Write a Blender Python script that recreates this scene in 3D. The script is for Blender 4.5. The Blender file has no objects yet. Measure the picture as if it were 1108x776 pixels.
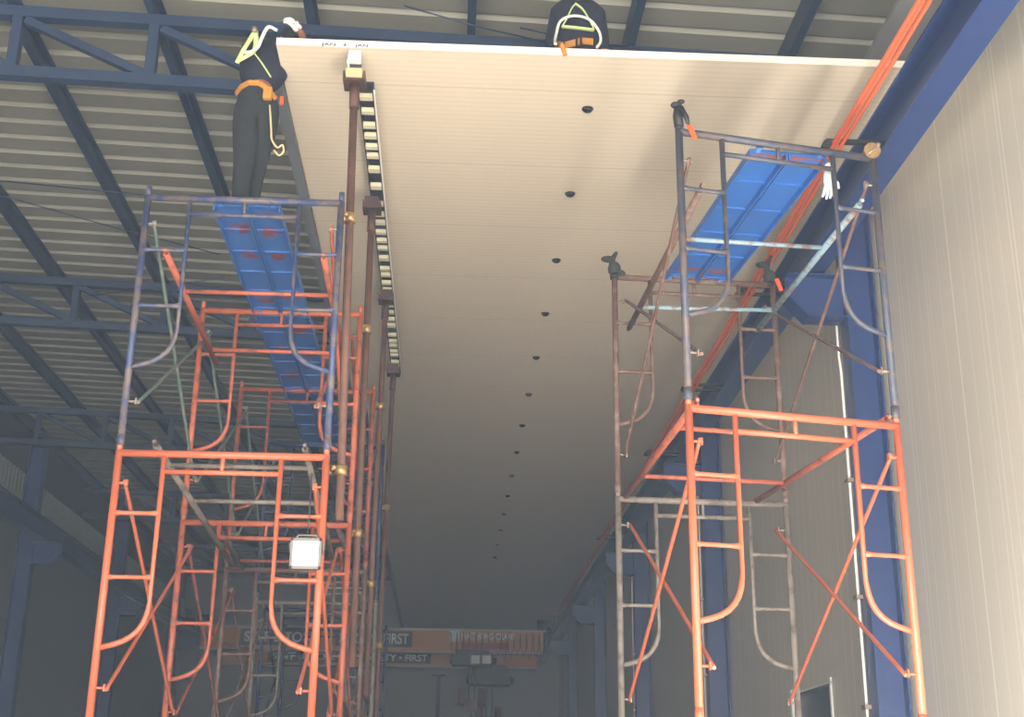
import bpy, bmesh, math, random
from mathutils import Vector, Matrix, Euler
random.seed(7)
S = bpy.context.scene
COL = S.collection
E0 = 1.5                      # eye height above the floor; heights below are given above the eye


def P(x, y, h):
    return Vector((x, y, h + E0))


# ------------------------------------------------------------------ materials
def nt(name):
    m = bpy.data.materials.new(name)
    m.use_nodes = True
    t = m.node_tree
    b = t.nodes['Principled BSDF']
    return m, t, b


def lin(c):
    return tuple((v / 12.92 if v <= .04045 else ((v + .055) / 1.055) ** 2.4) for v in [k / 255 for k in c]) + (1,)


def noise(t, scale, detail=4, rough=.6, stretch=None, coord='Object'):
    tc = t.nodes.new('ShaderNodeTexCoord')
    n = t.nodes.new('ShaderNodeTexNoise')
    n.inputs['Scale'].default_value = scale
    n.inputs['Detail'].default_value = detail
    n.inputs['Roughness'].default_value = rough
    if stretch:
        mp = t.nodes.new('ShaderNodeMapping')
        mp.inputs['Scale'].default_value = stretch
        t.links.new(tc.outputs[coord], mp.inputs[0])
        t.links.new(mp.outputs[0], n.inputs['Vector'])
    else:
        t.links.new(tc.outputs[coord], n.inputs['Vector'])
    return n


def ramp(t, src, stops):
    r = t.nodes.new('ShaderNodeValToRGB')
    el = r.color_ramp.elements
    while len(el) < len(stops):
        el.new(.5)
    for e, (p, c) in zip(el, stops):
        e.position = p
        e.color = c
    t.links.new(src, r.inputs[0])
    return r


def mixc(t, fac, a, b):
    m = t.nodes.new('ShaderNodeMix')
    m.data_type = 'RGBA'
    if isinstance(fac, float):
        m.inputs[0].default_value = fac
    else:
        t.links.new(fac, m.inputs[0])
    for i, v in ((6, a), (7, b)):
        if isinstance(v, tuple):
            m.inputs[i].default_value = v
        else:
            t.links.new(v, m.inputs[i])
    return m.outputs[2]


def mathn(t, op, a, b=None, clamp=False):
    m = t.nodes.new('ShaderNodeMath')
    m.operation = op
    m.use_clamp = clamp
    for i, v in ((0, a), (1, b)):
        if v is None:
            continue
        if isinstance(v, (int, float)):
            m.inputs[i].default_value = v
        else:
            t.links.new(v, m.inputs[i])
    return m.outputs[0]


def bump(t, b, src, strength=.3, dist=.01):
    n = t.nodes.new('ShaderNodeBump')
    n.inputs['Strength'].default_value = strength
    n.inputs['Distance'].default_value = dist
    t.links.new(src, n.inputs['Height'])
    t.links.new(n.outputs[0], b.inputs['Normal'])


def painted(name, base, wear, amount=.5, rough=.45, metal=0.0, scale=9, spread=.06):
    """worn paint: base colour with patches of the wear colour"""
    m, t, b = nt(name)
    n = noise(t, scale, 6, .7)
    r = ramp(t, n.outputs[0], [(amount - spread, lin(wear)), (amount + spread, lin(base))])
    n2 = noise(t, 45, 3, .5)
    c = mixc(t, mathn(t, 'MULTIPLY', n2.outputs[0], .28), r.outputs[0], lin(tuple(int(v * .6) for v in base)))
    t.links.new(c, b.inputs['Base Color'])
    b.inputs['Roughness'].default_value = rough
    b.inputs['Metallic'].default_value = metal
    bump(t, b, n2.outputs[0], .15, .003)
    return m


def plain(name, c, rough=.6, metal=0.0, vary=.15, scale=6):
    m, t, b = nt(name)
    n = noise(t, scale, 4, .6)
    col = mixc(t, mathn(t, 'MULTIPLY', n.outputs[0], vary * 2), lin(c), lin(tuple(int(v * .55) for v in c)))
    t.links.new(col, b.inputs['Base Color'])
    b.inputs['Roughness'].default_value = rough
    b.inputs['Metallic'].default_value = metal
    return m


M = {}
M['orange'] = painted('orange_paint', (198, 102, 70), (176, 100, 78), .36, .4)
M['orange_worn'] = painted('worn_orange_paint', (182, 92, 64), (114, 70, 58), .43, .5)
M['orange_rust'] = painted('rusty_orange_paint', (158, 78, 58), (100, 64, 56), .46, .55)
M['blue_worn'] = painted('worn_blue_tube_paint', (48, 64, 104), (102, 88, 86), .5, .5, 0, 7)
M['steel_blue'] = painted('faded_slate_blue_paint', (62, 68, 84), (92, 78, 74), .47, .5, 0, 7)
M['brown_tube'] = painted('rusty_brown_tube', (104, 76, 66), (128, 104, 96), .44, .6)
M['grey_tube'] = painted('dusty_grey_tube', (126, 116, 106), (92, 78, 70), .45, .6)
M['navy_tube'] = painted('dark_blue_tube_paint', (38, 52, 88), (84, 86, 96), .42, .5)
M['pale_blue_tube'] = painted('pale_blue_peeling_paint', (138, 164, 176), (130, 92, 78), .46, .5, 0, 11)
M['green_grey'] = painted('green_grey_brace_paint', (92, 112, 104), (130, 124, 112), .45, .5)
M['rust_pipe'] = painted('rusted_prop_pipe', (112, 72, 56), (84, 58, 50), .5, .65, 0, 5, .12)
M['rust_dark'] = painted('dark_rusted_steel', (92, 56, 46), (64, 46, 42), .5, .7)
M['brass'] = painted('zinc_yellow_coupler', (176, 146, 96), (120, 84, 60), .47, .4, .5)
M['lock'] = plain('galvanised_lock', (150, 132, 120), .45, .4)
M['navy_steel'] = painted('blue_structural_paint', (30, 56, 112), (28, 50, 100), .5, .38, 0, 2, .2)
M['truss'] = painted('blue_truss_paint', (42, 62, 94), (36, 52, 80), .5, .5, 0, 2, .2)
M['conduit'] = plain('white_conduit_plastic', (232, 232, 228), .4, 0, .03)
M['cable'] = plain('orange_cable_sheath', (204, 96, 58), .45, 0, .05)
M['black'] = plain('black_rubber', (26, 27, 30), .6)
M['dark_cloth'] = plain('dark_green_canvas', (44, 52, 48), .9)
M['tag'] = plain('orange_tape', (250, 82, 30), .6, 0, .05)
M['wood'] = plain('pale_timber', (208, 184, 140), .7)
M['white_block'] = plain('white_foam', (236, 232, 224), .7, 0, .03)
M['trim_grey'] = plain('grey_trim_metal', (124, 126, 132), .5, .2, .06)
M['flash'] = plain('light_grey_flashing', (150, 150, 150), .5, .1, .05)
M['grey_plank'] = plain('galvanised_plank', (140, 144, 146), .5, .3)
M['channel'] = plain('dark_channel_steel', (62, 64, 70), .5, .2)
M['cream_batten'] = plain('cream_batten', (214, 206, 176), .6, 0, .05)
M['lamp_body'] = plain('grey_die_cast_metal', (120, 116, 112), .4, .4)
M['crane'] = plain('crane_orange_paint', (206, 138, 72), .5, 0, .1, 2)
M['crane_top'] = plain('crane_rail_steel', (190, 190, 192), .5, .1)
M['plate_dark'] = plain('dark_green_plate', (34, 52, 56), .5)
M['letter'] = plain('white_letter_paint', (226, 230, 232), .5, 0, .02)
M['red'] = plain('red_stripe_paint', (170, 60, 56), .5)
M['hoist'] = plain('black_hoist_paint', (30, 32, 38), .45)
M['hook_red'] = plain('dull_red_hook_paint', (120, 66, 56), .5)
M['trouser'] = plain('dark_grey_green_workwear', (33, 39, 41), .95, 0, .5, 22)
M['shirt'] = plain('navy_work_shirt', (22, 26, 46), .9, 0, .2, 14)
M['lime'] = plain('lime_webbing', (204, 222, 150), .7, 0, .1, 30)
M['webbing'] = plain('orange_brown_webbing', (190, 128, 48), .7, 0, .15, 30)
M['rope'] = plain('white_rope', (226, 226, 220), .8, 0, .12, 60)
M['glove'] = plain('white_cotton_glove', (232, 232, 228), .9, 0, .04)
M['skin'] = plain('skin', (132, 88, 66), .6, 0, .06)
M['boot'] = plain('black_work_boot', (24, 22, 22), .6)
M['hatm'] = plain('dark_cotton_hood', (30, 34, 34), .95)
M['concrete'] = plain('grey_concrete', (150, 146, 138), .85, 0, .12, 1.5)
M['yard'] = plain('sunlit_yard_concrete', (196, 186, 168), .9, 0, .08, 1.5)
M['opening'] = plain('dark_doorway_fill', (30, 38, 42), .4)
M['corr'] = plain('weathered_translucent_sheet', (150, 156, 152), .6)
M['clad_dark'] = plain('dark_blue_grey_cladding', (58, 66, 78), .6)
M['ink'] = plain('blue_marker_ink', (50, 60, 120), .6)

# lamp glass: the flood lamp is switched on
m, t, b = nt('lamp_glass')
b.inputs['Base Color'].default_value = (.9, .9, .9, 1)
b.inputs['Emission Color'].default_value = (1, 1, 1, 1)
b.inputs['Emission Strength'].default_value = 1.1
b.inputs['Roughness'].default_value = .2
M['lamp_glass'] = m


def ribbed_panel(name, base, axis, pitch, joint, strength=.5, rough=.4, metal=.25, tint=None, line=.16):
    """micro-ribbed sandwich panel: fine grooves across `axis`, a joint every `joint` metres"""
    m, t, b = nt(name)
    g = t.nodes.new('ShaderNodeNewGeometry')
    s = t.nodes.new('ShaderNodeSeparateXYZ')
    t.links.new(g.outputs['Position'], s.inputs[0])
    v = s.outputs[axis]

    def lines(step, width):
        f = mathn(t, 'FRACT', mathn(t, 'DIVIDE', v, step))
        return mathn(t, 'LESS_THAN', f, width / step)
    a = lines(pitch, pitch * .3)
    j = lines(joint, .008)
    j2 = lines(joint / 3.0, .006)
    h = mathn(t, 'ADD', mathn(t, 'MULTIPLY', a, -.35), mathn(t, 'ADD', mathn(t, 'MULTIPLY', j, -1.0), mathn(t, 'MULTIPLY', j2, .8)))
    n = noise(t, 1.2, 3, .5)
    c1 = mixc(t, mathn(t, 'MULTIPLY', n.outputs[0], .12), lin(base), lin(tuple(int(k * .8) for k in base)))
    c2 = mixc(t, mathn(t, 'MULTIPLY', a, line), c1, lin(tuple(int(k * .7) for k in base)))
    if tint:
        c2 = mixc(t, mathn(t, 'MULTIPLY', mathn(t, 'ADD', lines(.2, .007), lines(.47, .01)), .42, True), c2, lin(tint))
    c3 = mixc(t, mathn(t, 'MULTIPLY', j, .45), c2, lin(tint or tuple(int(k * .7) for k in base)))
    t.links.new(c3, b.inputs['Base Color'])
    b.inputs['Roughness'].default_value = rough
    b.inputs['Metallic'].default_value = metal
    bump(t, b, h, strength, .004)
    return m


M['ceil'] = ribbed_panel('cream_micro_rib_ceiling_panel', (220, 205, 184), 'Y', .065, 1.17, .3, .55, 0.0, None, .12)
M['wall'] = ribbed_panel('grey_micro_rib_wall_panel', (208, 200, 186), 'Y', .06, 1.0, .3, .35, .1, (246, 242, 232), .045)
M['wall_far'] = plain('grey_flat_wall_panel', (140, 142, 142), .6, 0, .08, .8)
M['wall_l'] = plain('grey_side_wall_panel', (132, 134, 134), .6, 0, .08, .8)
M['edge'] = plain('white_panel_edge', (224, 216, 202), .5, 0, .04)
M['roof'] = plain('zincalume_roof_sheet', (154, 152, 140), .6, .05, .12, 1.5)


def plank_material(name, patches, base=(50, 102, 172), rust=(120, 52, 50)):
    m, t, b = nt(name)
    tc = t.nodes.new('ShaderNodeTexCoord')
    s = t.nodes.new('ShaderNodeSeparateXYZ')
    t.links.new(tc.outputs['Object'], s.inputs[0])
    acc = None
    for (cx, cy, rx, ry) in patches:
        dx = mathn(t, 'DIVIDE', mathn(t, 'SUBTRACT', s.outputs[0], cx), rx)
        dy = mathn(t, 'DIVIDE', mathn(t, 'SUBTRACT', s.outputs[1], cy), ry)
        d = mathn(t, 'ADD', mathn(t, 'POWER', mathn(t, 'ABSOLUTE', dx), 2), mathn(t, 'POWER', mathn(t, 'ABSOLUTE', dy), 2))
        k = mathn(t, 'SUBTRACT', 1.25, d, True)
        acc = k if acc is None else mathn(t, 'MAXIMUM', acc, k)
    n = noise(t, 30, 5, .7)
    n2 = noise(t, 5, 4, .6)
    c = mixc(t, mathn(t, 'MULTIPLY', n2.outputs[0], .5), lin(base), lin((40, 84, 150)))
    sp = ramp(t, n.outputs[0], [(.66, (0, 0, 0, 1)), (.72, (1, 1, 1, 1))])
    c = mixc(t, mathn(t, 'MULTIPLY', sp.outputs[0], .35), c, lin((150, 176, 200)))
    if acc is not None:
        nr = noise(t, 16, 6, .8)
        nrr = ramp(t, nr.outputs[0], [(.38, (0, 0, 0, 1)), (.58, (1, 1, 1, 1))])
        k = mathn(t, 'MULTIPLY', mathn(t, 'MULTIPLY', acc, 2.2, True), nrr.outputs[0], True)
        kk = ramp(t, k, [(.25, (0, 0, 0, 1)), (.7, (1, 1, 1, 1))])
        c = mixc(t, kk.outputs[0], c, lin(rust))
    t.links.new(c, b.inputs['Base Color'])
    b.inputs['Roughness'].default_value = .5
    return m


# ------------------------------------------------------------------ mesh helpers
class MB:
    def __init__(self):
        self.bm = bmesh.new()

    def box(self, x0, x1, y0, y1, z0, z1, mi=0):
        v = [self.bm.verts.new((x, y, z)) for x in (x0, x1) for y in (y0, y1) for z in (z0, z1)]
        for f in ((0, 1, 3, 2), (4, 6, 7, 5), (0, 4, 5, 1), (2, 3, 7, 6), (0, 2, 6, 4), (1, 5, 7, 3)):
            fc = self.bm.faces.new([v[i] for i in f])
            fc.material_index = mi
        return self

    def bar(self, a, b, w, h, mi=0, up=(0, 0, 1)):
        """rectangular bar from a to b, w wide sideways, h along up"""
        a, b = Vector(a), Vector(b)
        d = (b - a).normalized()
        u = Vector(up)
        s = d.cross(u)
        if s.length < 1e-4:
            s = d.cross(Vector((0, 1, 0)))
        s.normalize()
        u = s.cross(d).normalized()
        v = []
        for p in (a, b):
            for i, j in ((-1, -1), (1, -1), (1, 1), (-1, 1)):
                v.append(self.bm.verts.new(p + s * (i * w / 2) + u * (j * h / 2)))
        for f in ((3, 2, 1, 0), (4, 5, 6, 7), (0, 1, 5, 4), (1, 2, 6, 5), (2, 3, 7, 6), (3, 0, 4, 7)):
            fc = self.bm.faces.new([v[i] for i in f])
            fc.material_index = mi
        return self

    def tube(self, pts, r, n=10, mi=0, caps=True, flat=1.0):
        pts = [Vector(p) for p in pts]
        rr = r if isinstance(r, (list, tuple)) else [r] * len(pts)
        rings = []
        ref = None
        for i, p in enumerate(pts):
            if i == 0:
                d = pts[1] - pts[0]
            elif i == len(pts) - 1:
                d = pts[-1] - pts[-2]
            else:
                d = (pts[i + 1] - p).normalized() + (p - pts[i - 1]).normalized()
            d.normalize()
            if ref is None:
                ref = Vector((0, 0, 1)) if abs(d.z) < .9 else Vector((0, 1, 0))
            s = d.cross(ref).normalized()
            u = s.cross(d).normalized()
            ref = u
            rings.append([self.bm.verts.new(p + s * math.cos(2 * math.pi * k / n) * rr[i] + u * math.sin(2 * math.pi * k / n) * rr[i] * flat) for k in range(n)])
        for a, b in zip(rings, rings[1:]):
            for k in range(n):
                f = self.bm.faces.new((a[k], a[(k + 1) % n], b[(k + 1) % n], b[k]))
                f.smooth = True
                f.material_index = mi
        if caps:
            for q in (rings[0][::-1], rings[-1]):
                f = self.bm.faces.new(q)
                f.material_index = mi
        return self

    def prism(self, prof, axis, a, b, mi=0):
        """closed 2-D profile extruded along an axis from a to b"""
        def pt(u, v, w):
            return {'Y': (u, w, v), 'X': (w, u, v), 'Z': (u, v, w)}[axis]
        r0 = [self.bm.verts.new(pt(u, v, a)) for u, v in prof]
        r1 = [self.bm.verts.new(pt(u, v, b)) for u, v in prof]
        n = len(prof)
        for k in range(n):
            f = self.bm.faces.new((r0[k], r0[(k + 1) % n], r1[(k + 1) % n], r1[k]))
            f.material_index = mi
        self.bm.faces.new(r0[::-1]).material_index = mi
        self.bm.faces.new(r1).material_index = mi
        return self

    def disc(self, c, r, h, n=24, mi=0, top=1.0):
        self.tube([Vector(c), Vector(c) + Vector((0, 0, h))], [r, r * top], n, mi)
        return self

    def ball(self, c, r, mi=0, sc=(1, 1, 1), seg=14):
        q = bmesh.ops.create_uvsphere(self.bm, u_segments=seg, v_segments=seg // 2 + 2, radius=r)
        for v in q['verts']:
            v.co = Vector((v.co.x * sc[0], v.co.y * sc[1], v.co.z * sc[2])) + Vector(c)
        for v in q['verts']:
            for f in v.link_faces:
                f.smooth = True
                f.material_index = mi
        return self

    def mesh(self, name, mats):
        bmesh.ops.recalc_face_normals(self.bm, faces=self.bm.faces)
        me = bpy.data.meshes.new(name)
        self.bm.to_mesh(me)
        self.bm.free()
        for k in (mats if isinstance(mats, (list, tuple)) else [mats]):
            me.materials.append(k)
        return me

    def build(self, name, mats, parent=None, loc=None, bevel=0, label=None):
        o = bpy.data.objects.new(name, self.mesh(name, mats))
        COL.objects.link(o)
        if parent:
            o.parent = parent
        if loc is not None:
            o.location = loc
        if bevel:
            md = o.modifiers.new('edge', 'BEVEL')
            md.width = bevel
            md.segments = 2
            md.limit_method = 'ANGLE'
        if label:
            o['label'] = label
        return o


def tag(o, label, cat, group=None):
    o['label'] = label
    o['category'] = cat
    if group:
        o['group'] = group
    return o


def thing(name, loc, label, cat, group=None, rz=0):
    o = bpy.data.objects.new(name, None)
    o.empty_display_size = .1
    COL.objects.link(o)
    o.location = loc
    o.rotation_euler = (0, 0, rz)
    return tag(o, label, cat, group)


def struct(o):
    o['kind'] = 'structure'
    return o


def copy_tree(o, parent=None):
    c = o.copy()
    COL.objects.link(c)
    c.parent = parent
    for ch in list(o.children):
        copy_tree(ch, c)
    return c


def bend(a, b, c, r, n=6):
    """points of a rounded corner at b between a and c"""
    a, b, c = Vector(a), Vector(b), Vector(c)
    p = b + (a - b).normalized() * r
    q = b + (c - b).normalized() * r
    return [p * (1 - k) ** 2 + b * 2 * k * (1 - k) + q * k * k for k in [i / n for i in range(n + 1)]]


def roof_h(x):
    return 6.14 - .033 * (x - .77)     # top of the truss chords


YW = 39.8      # far wall
# ------------------------------------------------------------------ the setting
struct(MB().box(-8.2, 6.6, -3, YW, -.15, 0).build('floor', M['concrete']))
struct(MB().box(-30, 30, -45, -3.02, -.3, -.02).build('floor_outside', M['yard']))
# white panel ceiling of the inner room
ce = struct(MB().box(-1.28, 3.36, 7.72, YW - .05, E0 + 4.9, E0 + 4.955).build('ceiling', [M['ceil'], M['edge']]))
for f in ce.data.polygons:
    if f.normal.y < -.5 or f.normal.x < -.5:
        f.material_index = 1
struct(MB().box(-1.365, -1.285, 8.0, YW - .1, E0 + 4.87, E0 + 4.89).box(-1.365, -1.355, 8.0, YW - .1, E0 + 4.89, E0 + 5.02)
       .build('trim_1', M['trim_grey']))
# right wall panels, left wall, far wall
struct(MB().box(3.36, 3.46, -3, 11.5, 0, E0 + 4.95).box(3.36, 3.46, 12.82, YW, 0, E0 + 4.95)
       .box(3.36, 3.46, 11.5, 12.82, 2.55, E0 + 4.95).build('wall_right', M['wall']))
struct(MB().box(-8.12, -8.0, -3, YW, 0, E0 + 5.3).build('wall_left', M['wall_l']))
struct(MB().box(-8.2, 6.6, YW, YW + .15, 0, E0 + 6.9).build('wall_back', M['wall_far']))
struct(MB().box(-8.0, -1.37, YW - .06, YW - .01, E0 + 6.42, E0 + 6.5).build('trim_2', M['flash']))
struct(MB().box(6.4, 6.55, -3, YW, 0, E0 + 6.1).build('wall_outer_right', M['wall_l']))
# corrugated strip above the left wall and the dark cladding over it
mb = MB()
y = -2.9
while y < YW - .2:
    mb.prism([(-8.0, y), (-7.96, y + .03), (-7.96, y + .09), (-8.0, y + .12), (-8.02, y + .12), (-8.02, y)], 'Z', E0 + 5.3, E0 + 5.78)
    y += .2
mb.box(-8.12, -8.01, -3, YW, E0 + 5.3, E0 + 5.78)
struct(mb.build('wall_left_upper', M['corr']))
struct(MB().box(-8.12, -7.98, -3, YW, E0 + 5.78, E0 + 6.6).build('trim_3', M['clad_dark']))
# opening in the right wall
d = struct(MB().box(3.42, 3.44, 11.5, 12.82, 0, 2.55).build('door_1', M['opening']))  # dark sheet; the gloom of the open doorway is put into its colour
MB().box(3.345, 3.41, 12.80, 12.86, 0, 2.60).box(3.345, 3.41, 11.46, 11.5, 0, 2.6).box(3.345, 3.41, 11.46, 12.86, 2.55, 2.565).build('door_frame', M['conduit'], d)
# corrugated roof: trapezoid ribs run across the building
mb = MB()
x0, x1 = -8.2, 6.6


def roof_z(x):
    return roof_h(x) + .24 + E0


prof = []
y = -3.0
while y < YW + .3:
    prof += [(y, 0), (y + .24, 0), (y + .265, .045), (y + .315, .045)]
    y += .34
va = [mb.bm.verts.new((x0, yy, roof_z(x0) + zz)) for yy, zz in prof]
vb = [mb.bm.verts.new((x1, yy, roof_z(x1) + zz)) for yy, zz in prof]
vc = [mb.bm.verts.new((x0, yy, roof_z(x0) + zz + .03)) for yy, zz in prof]
vd = [mb.bm.verts.new((x1, yy, roof_z(x1) + zz + .03)) for yy, zz in prof]
for i in range(len(prof) - 1):
    mb.bm.faces.new((va[i], vb[i], vb[i + 1], va[i + 1]))
    mb.bm.faces.new((vc[i], vc[i + 1], vd[i + 1], vd[i]))
struct(mb.build('roof', M['roof']))
# grey gutter channel above the inner wall
struct(MB().box(3.24, 3.56, -2.5, YW - .2, E0 + 5.72, E0 + 5.76).box(3.54, 3.57, -2.5, YW - .2, E0 + 5.76, E0 + 5.95)
       .build('trim_4', M['flash']))

# ------------------------------------------------------------------ roof purlins
PX = [-7.75, -6.55, -5.2, -3.85, -2.62, -1.29, .06, 1.42, 2.8, 3.9, 5.1]
names = ['above the far left wall', 'at the lower left edge of view', 'crossing the left edge of view', 'second from the left edge at the top',
         'passing behind the bending worker', 'over the left corner of the white ceiling', 'left of the seated worker',
         'right of the seated worker', 'near the upper end of the orange cables', 'right of the grey gutter', 'over the outer right aisle']
for i, x in enumerate(PX):
    h = roof_h(x)
    mb = MB()
    mb.box(x - .035, x + .035, -2.8, YW - .1, E0 + h + .01, E0 + h + .03)
    mb.box(x - .035, x - .02, -2.8, YW - .1, E0 + h + .03, E0 + h + .21)
    mb.box(x - .035, x + .035, -2.8, YW - .1, E0 + h + .205, E0 + h + .225)
    o = mb.build('roof_purlin', M['truss'])
    tag(o, 'blue steel purlin running lengthwise under the roof, ' + names[i], 'purlin', 'roof purlins')

# ------------------------------------------------------------------ trusses
TY = [3.4, 9.5, 15.6, 21.7, 27.8, 33.9]
TL = ['above the camera end of the hall', 'nearest in view, crossing behind both workers', 'second in view, behind the left tower\'s upper frames',
      'third in view, half dark behind the tower', 'fourth in view, in the dark beyond', 'farthest, just before the far wall']
for k, ty in enumerate(TY):
    r = thing('roof_truss', (-.8, ty, E0 + 5.5), 'blue welded roof truss, ' + TL[k], 'truss', 'roof trusses')
    ox = -.8

    def T(x, h):
        return Vector((x - ox, 0, h - 5.5))
    MB().bar(T(-7.9, roof_h(-7.9) - .05), T(6.3, roof_h(6.3) - .05), .1, .1).build('top_chord', M['truss'], r)
    MB().bar(T(-7.9, roof_h(-7.9) - .62), T(6.3, roof_h(6.3) - .62), .1, .1).build('bottom_chord', M['truss'], r)
    xs = [-3.72 + 1.13 * j for j in range(-3, 9)]
    for j, x in enumerate(xs):
        MB().bar(T(x, roof_h(x) - .1), T(x, roof_h(x) - .57), .085, .085).build('web_post', M['truss'], r)
        if j < len(xs) - 1:
            xn = xs[j + 1]
            MB().bar(T(x + .06, roof_h(x) - .12), T(xn - .04, roof_h(xn) - .56), .07, .07).build('diagonal', M['truss'], r)

# thin sag rods under the roof
RODS = [((-4.785, 12.27), (-.6, 12.85), 'running sideways above the left tower'), ((-4.886, 12.59), (-2.78, 14.02), 'slanting away to the right behind the left tower'),
        ((-4.64, 15.45), (-2.8, 14.7), 'slanting behind the blue top frame of the left tower'), ((.46, 9.15), (1.5, 9.4), 'behind the seated worker'),
        ((-.487, 8.9), (.7, 9.35), 'left of the seated worker')]
for a, b, s in RODS:
    o = MB().tube([P(a[0], a[1], 6.05), P((a[0] + b[0]) / 2, (a[1] + b[1]) / 2, 6.03), P(b[0], b[1], 6.05)], .007, 6).build('tie_rod', M['truss'])
    tag(o, 'thin dark roof tie rod ' + s, 'rod', 'roof tie rods')

# ------------------------------------------------------------------ columns
def column(x0, x1, ty, side, label, group, grp_cond=None):
    """H column; webs seen from the hall's axis; bracket carries the runway beam"""
    r = thing('steel_column', ((x0 + x1) / 2, ty, 0), label, 'column', group)
    cx = (x0 + x1) / 2
    w = x1 - x0
    top = E0 + roof_h(cx) - .7
    mb = MB()
    mb.box(-w / 2, -w / 2 + .014, -.1, .1, 0, top).box(w / 2 - .014, w / 2, -.1, .1, 0, top).box(-w / 2 + .014, w / 2 - .014, -.006, .006, 0, top)
    mb.box(-w / 2 - .04, w / 2 + .01, -.14, .14, 0, .02)
    mb.build('column_shaft', M['navy_steel'], r)
    # bracket
    mb = MB()
    s = -side
    a = s * w / 2
    e = s * (w / 2 + .46)
    lo, hi = E0 + 3.70, E0 + 4.07
    prof = [(a, lo), (s * (w / 2 + .30), lo), (e, lo + .17), (e, hi), (a, hi)]
    mb.prism(prof, 'Y', -.012, .012)
    mb.box(min(a, e), max(a, e), -.1, .1, hi - .014, hi)
    mb.box(min(a, a + s * .3), max(a, a + s * .3), -.1, .1, lo, lo + .014)
    mb.bar((s * (w / 2 + .30), 0, lo), (e, 0, lo + .17), .2, .014)
    mb.build('bracket', M['navy_steel'], r)
    return r


CY = [3.4, 9.55, 15.65, 21.7, 27.8, 33.9]
CL = ['beside the camera end of the right wall', 'nearest in view, behind the right scaffold', 'second in view, behind the left posts of the right scaffold',
      'third in view, left of the right scaffold', 'fourth in view, in the shade', 'farthest, beside the cranes']
for k, ty in enumerate(CY):
    column(3.1, 3.34, ty, 1, 'blue steel column against the right wall, ' + CL[k], 'columns along the right wall')
CLL = ['at the camera end', 'outside the left edge of view', 'still outside the left edge of view', 'at the left edge of the picture', 'behind the left post of the left scaffold', 'farthest, beside the cranes']
for k, ty in enumerate(CY):
    column(-7.16, -6.9, ty, -1, 'dark blue steel column on the left side of the hall, ' + CLL[k], 'columns along the left side')

# ------------------------------------------------------------------ runway beams
def runway(xc, side, label):
    r = thing('runway_beam', (xc, 18, E0 + 4.1), label, 'beam')
    w = .1
    a, b = -20.5, YW - 18 - .3
    MB().box(-w, w, a, b, 0, .016).box(-.006, .006, a, b, .016, .314).box(-w, w, a, b, .314, .33).build('beam_section', M['navy_steel'], r)
    MB().box(-.025, .025, a, b, .331, .37).build('crane_rail', M['channel'], r)
    if side > 0:
        for y in (7.6, 10.15, 12.9, 15.6, 18.3, 21):
            mb = MB()
            mb.box(-.42, -.02, y - 18 - .02, y - 18 + .02, .0 + .12, .145)
            mb.box(-.40, -.02, y - 18 + .16, y - 18 + .2, .12, .14)
            mb.tube([(-.42, y - 18 - .04, .1), (-.42, y - 18 + .04, .1)], .03, 10)
            mb.tube([(-.42, y - 18 + .14, .14), (-.42, y - 18 + .22, .14)], .022, 10)
            mb.build('cable_bracket', M['black'], r)
    return r


runway(2.86, 1, 'long blue crane runway beam on brackets along the right wall')
runway(-6.8, -1, 'dark blue crane runway beam along the left side of the hall')
# orange supply cables
for k, (s, lab) in enumerate((('left', 'leftmost'), ('mid', 'middle'), ('right', 'rightmost'))):
    x = 2.482 + k * .030
    pts = []
    for i in range(60):
        y = 0.5 + i * .5
        sag = .008 * math.cos((y - 7.6) / 2.6 * 2 * math.pi) + .012 * (k % 2)
        pts.append(P(x, y, 4.2 + sag))
    o = MB().tube(pts, .0145, 8).build('power_cable', M['cable'])
    tag(o, 'orange power cable along the right runway beam, ' + lab + ' of the three', 'cable', 'orange power cables')

# conduits on the right columns
for k, ty in enumerate(CY[1:4]):
    r = thing('conduit', (3.08, ty - .02, 0), 'thin white conduit on the ' + ('nearest right-hand column, behind the right scaffold', 'second right-hand column', 'third right-hand column, in the shade')[k], 'pipe', 'white conduits')
    top = E0 + 3.3 if k == 0 else E0 + 3.6
    MB().tube([(0, .13, 0), (0, .13, top)] + [(0.0, .16, top + .15), (0, .16, top + .6)], .011 if k == 0 else .008, 8).build('pipe', M['conduit'], r)
    for z in (1.2, 2.2, 3.0, 3.9):
        MB().box(-.028, .02, .08, .17, z, z + .03).build('clip', M['lock'], r)

# ------------------------------------------------------------------ ceiling caps
cap0 = None
caps = ['nearest the front edge', 'second', 'third', 'fourth', 'fifth', 'sixth', 'seventh', 'eighth', 'ninth', 'tenth', 'eleventh', 'twelfth', 'thirteenth', 'fourteenth']
for i in range(14):
    if cap0 is None:
        mb = MB()
        mb.disc((0, 0, -.006), .043, .006, 24, 0, 1.0)
        mb.disc((0, 0, -.022), .03, .016, 20, 0, 1.15)
        mb.disc((0, 0, -.03), .012, .008, 6)
        cap0 = mb.build('anchor_disc', M['black'])
        o = cap0
    else:
        o = cap0.copy()
        COL.objects.link(o)
    o.location = P(.93, 8.43 + 1.41 * i, 4.9)
    tag(o, 'small round black hanger cap in the ceiling, ' + caps[i] + (' of the row' if i == 0 else ' of the row from the front'), 'cap', 'black hanger caps in the ceiling')

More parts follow.
